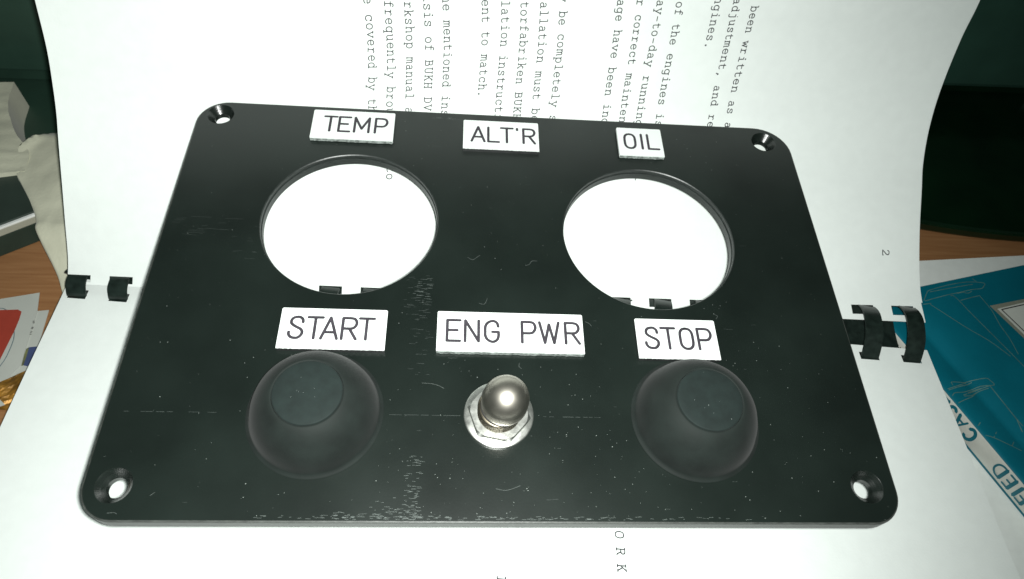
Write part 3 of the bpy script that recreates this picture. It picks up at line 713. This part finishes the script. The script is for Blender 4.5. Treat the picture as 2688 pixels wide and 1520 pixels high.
BK = {
 'C': [C((2.9, .8), (2.1, .05), (1.2, .1), (.4, .9), (.15, 2.1), (.4, 3.5), (1.3, 4.5), (2.3, 4.6), (3.0, 4.0))],
 'A': [Ln((0, 0), (1.9, 4.7)), Ln((1.9, 4.7), (3.5, 0)), Ln((.8, 1.5), (2.8, 1.5))],
 'S': [C((2.5, 3.9), (1.8, 4.6), (.9, 4.4), (.5, 3.6), (1.0, 2.7), (2.0, 2.1), (2.5, 1.2), (2.1, .3), (1.1, 0), (.2, .6))],
 'E': [Ln((0, 0), (0, 4.6)), Ln((0, 4.6), (2.3, 4.6)), Ln((0, 2.4), (2.0, 2.4)), Ln((0, 0), (2.4, 0))],
 'D': [Ln((0, 0), (0, 4.6)), C((0, 4.6), (1.6, 4.5), (2.9, 3.5), (3.2, 2.2), (2.8, .9), (1.6, .1), (0, 0))],
 'I': [Ln((0, 0), (0, 4.6))],
 'F': [Ln((0, 0), (0, 4.6)), Ln((0, 4.6), (2.4, 4.6)), Ln((0, 2.4), (2.0, 2.4))],
 'L': [Ln((0, 4.6), (0, 0)), Ln((0, 0), (2.3, 0))],
}
for ch, ac in (('L', 69.5), ('A', 64.5), ('S', 59.8), ('S', 55.4), ('I', 51.9), ('F', 41.6), ('I', 38.4), ('E', 36.0), ('D', 32.2), ('C', 19.0), ('A', 14.4), ('S', 9.7), ('E', 5.6), ('S', 1.8)):
    g = BK[ch]
    for j, st in enumerate(strokes(g)):
        thick = 1.2 if (j == 0 and ch in 'EDIFL') or ch in 'CS' or (ch == 'A' and j == 1) else .72
        ribbon(st, thick, V, F, lambda x, y: tuple(Vector(sp(ac-x*.97, 8.3-y*1.17))+Vector((SN.x, SN.y, 0))*(-.03*(j+1))), 1)
mesh('spine_lettering', V, F, TEALIN, spn)
V, F = [], []
for a0, n in ((-19.9, 3),):
    for k in range(n): ribbon([(a0+k*1.1, 3.2), (a0+k*1.1+.5, 7.0)], .35, V, F, lambda x, y: sp(x, y), 1)
mesh('spine_small_print', V, F, BLACKP, spn)
CP = [(.05, 9.2), (.5, 9.5), (1.5, 9.62), (4, 9.55), (7, 9.2), (9.5, 8.6), (10.6, 8.45), (11.8, 8.7), (14, 9.3), (16.5, 9.75), (19, 9.95), (23, 10), (60, 10), (200, 10)]
def cover_z(b):
    for (b0, z0), (b1, z1) in zip(CP, CP[1:]):
        if b <= b1: return z0+(z1-z0)*max(0, b-b0)/(b1-b0)
    return 10
def w2b(p, z): return (p[0]-S0.x, p[1]-S0.y, z)
V, F = [], []
for k, L_ in enumerate([[[158.8, 31.5], [161.2, 35.1], [162.5, 36.3], [167.2, 38.0], [172.2, 39.5], [179.0, 40.9], [185.6, 40.6], [184.6, 38.7], [183.3, 37.8], [179.4, 37.2], [174.0, 35.7], [167.9, 34.1], [159.2, 31.3]], [[162.6, 35.6], [168.7, 37.1], [175.2, 38.6], [180.8, 39.8]], [[170.0, 33.9], [171.0, 34.1], [172.4, 31.7], [173.8, 28.0], [175.8, 23.3], [178.5, 17.1], [181.3, 10.7], [184.4, 3.3]], [[173.0, 31.9], [177.4, 33.3], [181.3, 34.4]], [[181.3, 34.4], [183.1, 27.8], [183.4, 21.0], [184.4, 15.2], [184.6, 8.4]], [[157.9, 29.7], [161.0, 30.2]], [[160.5, 29.8], [164.8, 25.2], [170.3, 19.4], [176.4, 13.8], [181.3, 7.5]], [[173.1, 35.2], [175.5, 35.8], [177.2, 35.4], [179.0, 36.3]], [[181.9, 42.6], [182.9, 41.2]], [[156.0, -4.5], [156.1, -3.3], [160.7, -3.0], [163.9, -2.3], [168.6, -1.7], [169.7, -2.5], [170.4, -4.4], [165.9, -4.6], [162.5, -5.8], [159.0, -7.1], [155.5, -7.6], [154.2, -8.7]], [[153.6, -6.1], [156.5, -5.1], [160.4, -3.6], [161.8, -3.0]], [[153.7, -6.6], [158.4, -4.9], [161.8, -3.8], [163.7, -2.9]], [[158.3, -8.3], [162.1, -6.8], [166.4, -5.3], [168.9, -4.6]], [[155.3, -11.4], [157.7, -10.3], [161.3, -8.7], [164.4, -6.6], [168.1, -5.5]], [[160.4, -7.3], [163.9, -5.8], [166.5, -5.3]], [[158.4, -8.7], [161.1, -8.3], [163.9, -6.8]], [[168.9, -4.6], [170.1, -8.5], [171.3, -12.4], [172.8, -17.1], [173.8, -19.7]], [[172.8, -17.1], [172.9, -21.7]], [[159.7, -23.3], [162.0, -24.1], [167.1, -26.8], [170.0, -28.2]], [[162.0, -24.1], [163.9, -22.0]], [[167.1, -26.8], [168.7, -25.2]], [[158.6, -19.8], [159.7, -18.7]]]):
    P = catmull([tuple(p) for p in L_], 3)
    zf = 10.03+.008*(k % 6)
    ribbon(P, .26, V, F, lambda x, y: w2b((x, y), cover_z((Vector((x, y))-S0).dot(SN))+zf-10), 1)
mesh('cover_line_drawing', V, F, ARTL, top)
V = [w2b(p, 10.05) for p in [[183.3, 29.7], [249.5, 45.5], [284.0, -31.0], [217.8, -46.8]]]; mesh('cover_picture_frame', V, [list(range(len(V)))], GREYP, top)
V = [w2b(p, 10.08) for p in [[185.6, 28.3], [246.2, 45.4], [277.4, -26.0], [216.8, -43.1]]]; mesh('cover_picture', V, [list(range(len(V)))], WHITEP, top)
V, F = [], []
ribbon([tuple(p) for p in [[187.1, 28.0], [245.1, 43.5], [275.3, -25.1], [217.3, -40.6], [187.1, 28.0]]], .45, V, F, lambda x, y: w2b((x, y), 10.11), 1); mesh('cover_picture_rule', V, F, BLACKP, top)

# ================================================================ LEFT SIDE OF THE DESK
def slab(name, poly, z0, z1, m, label, cat):
    o = prism(name, poly, z0, z1, m); o['label'] = label; o['category'] = cat; return o
c1 = thing('printed_card', 'white card with a large red printed shape, on the desk left of the manual', 'card')
f = prism('card_face', [[-185.2, 29.0], [-172.1, 32.4], [-169.7, 24.5], [-168.9, 19.6], [-167.1, 7.9], [-165.7, 0.9], [-167.0, -2.1], [-169.3, -7.3]] + [[-215, 8], [-215, 24]], .45, .75, CARDW, c1)
def flat(name, poly, z, m, par): 
    if sum(poly[i][0]*poly[(i+1) % len(poly)][1]-poly[(i+1) % len(poly)][0]*poly[i][1] for i in range(len(poly))) < 0: poly = poly[::-1]
    return mesh(name, [(p[0], p[1], z) for p in poly], [list(range(len(poly)))], m, par)
flat('red_print', [[-183.0, 24.1], [-179.1, 24.3], [-176.6, 24.5], [-174.9, 23.6], [-174.3, 20.2], [-173.9, 15.4], [-173.8, 9.6], [-173.7, 3.0]] + [[-190, 4], [-200, 14], [-200, 22]], .80, REDP, c1)
V, F = [], []
for L_ in ([[-173.9, 15.0], [-172.7, 11.6], [-172.2, 7.4], [-172.1, 3.6], [-172.6, 0.4]], [[-183.3, 24.9], [-182.0, 24.8], [-180.5, 24.1]]): ribbon(catmull([tuple(p) for p in L_], 5), .32, V, F, lambda x, y: (x, y, .79), 1)
mesh('printed_curve', V, F, INKG, c1)
V, F = [], []
for L_ in [[[-168.9, 19.6], [-168.5, 18.4]], [[-168.2, 17.0], [-168.2, 16.0]], [[-167.9, 15.2], [-167.6, 13.3]]]:
    for q in range(3):
        a, b = L_[0], L_[1]; t = q/3; x, y = a[0]+(b[0]-a[0])*t, a[1]+(b[1]-a[1])*t
        ribbon([(x-.35, y), (x+.3, y-.1)], .22, V, F, lambda x, y: (x, y, .79), 1)
mesh('small_print', V, F, BLACKP, c1)
c2 = thing('photo_card', 'pale card with a blue and olive print, partly under the white card', 'card')
prism('card_face', [[-170.7, 24.2], [-165.9, 24.9], [-163.5, 10.1], [-163.9, 0.6], [-167.6, -0.9]]+[[-158, -4], [-158, 0]] if False else [[-176, 23.4], [-165.9, 24.9], [-161.0, -6.0], [-174, -7.5]], .12, .34, CARDW, c2)
flat('blue_print', [[-166.3, 8.7], [-163.3, 9.2], [-161.9, .6], [-165.2, 1.3]], .38, BLUEP, c2)
flat('olive_print', [[-167.0, 8.0], [-166.3, 8.7], [-165.6, 5.0], [-165.2, 1.3], [-165.8, 1.0], [-166.7, 5.3]], .40, OLIVEP, c2)
# crumpled golden wrapper
V, F = [], []; n = 12
import itertools
for j in range(n+1):
    for i in range(n+1):
        a, b = i/n, j/n
        x = (-181+21*a)*(1-b)+(-168.2+9.0*a)*b; y = (-14.5-2*a)*(1-b)+(-4.8+6.6*a)*b
        z = .9+1.5*(noise.noise(Vector((x*.35, y*.35, 1)))+.5)*min(1, 6*a*(1-a)+.2)*min(1, 6*b*(1-b)+.2)
        V.append((x, y, z))
for j in range(n):
    for i in range(n):
        q = j*(n+1)+i; F.append([q, q+1, q+n+2, q+n+1])
gw = mesh('gold_wrapper', V, F, GOLDP); gw['label'] = 'crumpled golden brown wrapper lying against the left edge of the manual'; gw['category'] = 'wrapper'
md = gw.modifiers.new('thick', 'SOLIDIFY'); md.thickness = .12*MM
slab('paper_scrap', [[-172, -11.2], [-166.1, -12.8], [-163.1, -15.1], [-165.0, -16.0], [-172, -17.5]], 2.55, 2.75, CARDW, 'small white paper scrap on the golden wrapper at the left edge', 'paper scrap')

# grey box with silver trim
DX = Vector((.8103, .5860)); DN = Vector((-.5860, .8103)); B0 = Vector((-194.3, 49.3))
gb = thing('dark_case', 'dark flat case with a silver trim line and beige band, partly under the beige canvas', 'case', (B0.x, B0.y, 0))
def lp(a, b): p = DX*a+DN*b; return (p.x, p.y)
def gbox(name, a0, a1, b0, b1, z0, z1, m, bev=.3): return prism(name, [lp(a0, b0), lp(a1, b0), lp(a1, b1), lp(a0, b1)], z0, z1, m, gb, bev)
gbox('case_base', -60, 24, 0, 58, .3, 9.3, DARKP)
gbox('beige_band', -60.2, 24.2, -.2, 58, 9.32, 12.4, BEIGEP)
gbox('silver_trim', -60.3, 24.3, -.35, 58, 12.42, 13.3, SILVER, .15)
gbox('case_lid', -60, 24, .6, 58, 13.32, 14.2, DARKL)

# beige canvas with a cuff
def lerp_rows(rows, n, m, hfn, name, par, under=.3):
    Lb = catmull([r[0] for r in rows], n); Rb = catmull([r[1] for r in rows], n)
    V, F = [], []; N = len(Lb)
    for j, (a, b) in enumerate(zip(Lb, Rb)):
        for i in range(m+1):
            t = i/m; x = a[0]+(b[0]-a[0])*t; y = a[1]+(b[1]-a[1])*t
            V.append((x, y, hfn(t, j/(N-1), x, y)))
    for j in range(N-1):
        for i in range(m):
            q = j*(m+1)+i; F.append([q, q+1, q+m+2, q+m+1])
    # skirt down to what it lies on
    per = [j*(m+1) for j in range(N)]+[(N-1)*(m+1)+i for i in range(1, m+1)]+[j*(m+1)+m for j in range(N-2, -1, -1)]+[i for i in range(m-1, 0, -1)]
    b = len(V)
    for q in per: V.append((V[q][0], V[q][1], under))
    for k in range(len(per)): k2 = (k+1) % len(per); F.append([per[k], per[k2], b+k2, b+k])
    return fixn(autosmooth(mesh(name, V, F, CLOTH, par), 50))
cl = thing('canvas_bag', 'crumpled beige canvas bag with a narrow strap end, behind the left edge of the manual', 'bag', (0, 0, 0))
FP = [(-189.4, 111.1), (-199.0, 88.6), (-193.7, 117.7), (-199.2, 104.7)]
def seg_d(x, y, P, Q):
    dx, dy = Q[0]-P[0], Q[1]-P[1]; l = math.hypot(dx, dy); return ((x-P[0])*dy-(y-P[1])*dx)/l, ((x-P[0])*dx+(y-P[1])*dy)/l/l
def hmain(t, v, x, y):
    e = min(1, t*16)*min(1, (1-v)*12+.03); e = e**.5
    k = min(1, max(0, (y-36)/18)); k = k*k*(3-2*k); base = 5+10.3*k
    d1, q1 = seg_d(x, y, FP[0], FP[1]); d2, q2 = seg_d(x, y, FP[2], FP[3])
    ridge = 1.9*math.exp(-(d1/1.7)**2)+1.5*math.exp(-(d2/1.5)**2)-.9*math.exp(-((d1-3)/1.4)**2)
    return .4+base*e+ridge*k*e+.5*noise.noise(Vector((x*.09, y*.09, 0)))+.22*noise.noise(Vector((x*.3, y*.2, 4)))
lerp_rows([((-155, 20), (-152, 21)), ((-166, 37), (-151, 38)), ((-175, 50), (-151, 50)), ((-177, 55), (-151, 60)), ((-184, 65), (-150, 74)), ((-192, 74.5), (-150, 88)), ((-196, 80), (-150, 96)), ((-200, 93), (-155, 108)), ((-203, 105.3), (-178, 126))], 8, 34, hmain, 'bag_body', cl)
def hcuff(t, v, x, y):
    return 16.3+.8*noise.noise(Vector((x*.06, y*.25, 2)))
lerp_rows([((-250, 66), (-190, 81)), ((-252, 84), (-193, 92)), ((-253, 98), (-203.5, 104)), ((-254, 112), (-213.5, 121)), ((-256, 128), (-217.5, 136.4))], 10, 20, hcuff, 'strap_end', cl)

# dark cabinet behind, left
cb = thing('black_cabinet', 'black cabinet front rising behind the beige canvas, top left', 'cabinet', (-240, 153, 0))
box('cabinet_body', (-180, 0, 9.6), (105, 120, 200), CABF, cb, 1.5)
box('cabinet_plinth', (-178, 2.5, 3.1), (103, 118, 9.55), CABD, cb, .8)
box('low_dark_plate', (-178, -50, .2), (82, 118, 3.0), CABD, cb, .5)  # low dark plate over the desk between cabinet and bag
# pale fleck seen on the plinth beside the page
lathe('foot_screw', [(0, 0), (1.6, 0), (1.3, .8), (0, 1)], BEIGEP, cb, 16, (36, 1.6, 5))

# monitor on a bowed base, right
mo = thing('computer_monitor', 'black monitor on a wide bowed glossy base behind the manual, top right', 'monitor', (235, 165, 0))
P = []
for k in range(25):
    x = -112+224*k/24; P.append((x, -95+x*x/(2*262)))
P += [(112, 20), (104, 34), (88, 40), (-88, 40), (-104, 34), (-112, 20)]
ob = prism('stand_base', P, .4, 5.6, GLOSSK, mo, 1.3)
box('stand_neck', (-30, 0, 5.65), (30, 18, 60), GLOSSK, mo, 2)
scn = box('screen_housing', (-150, -15, 20), (240, 12, 300), MONP, mo, 2.5)
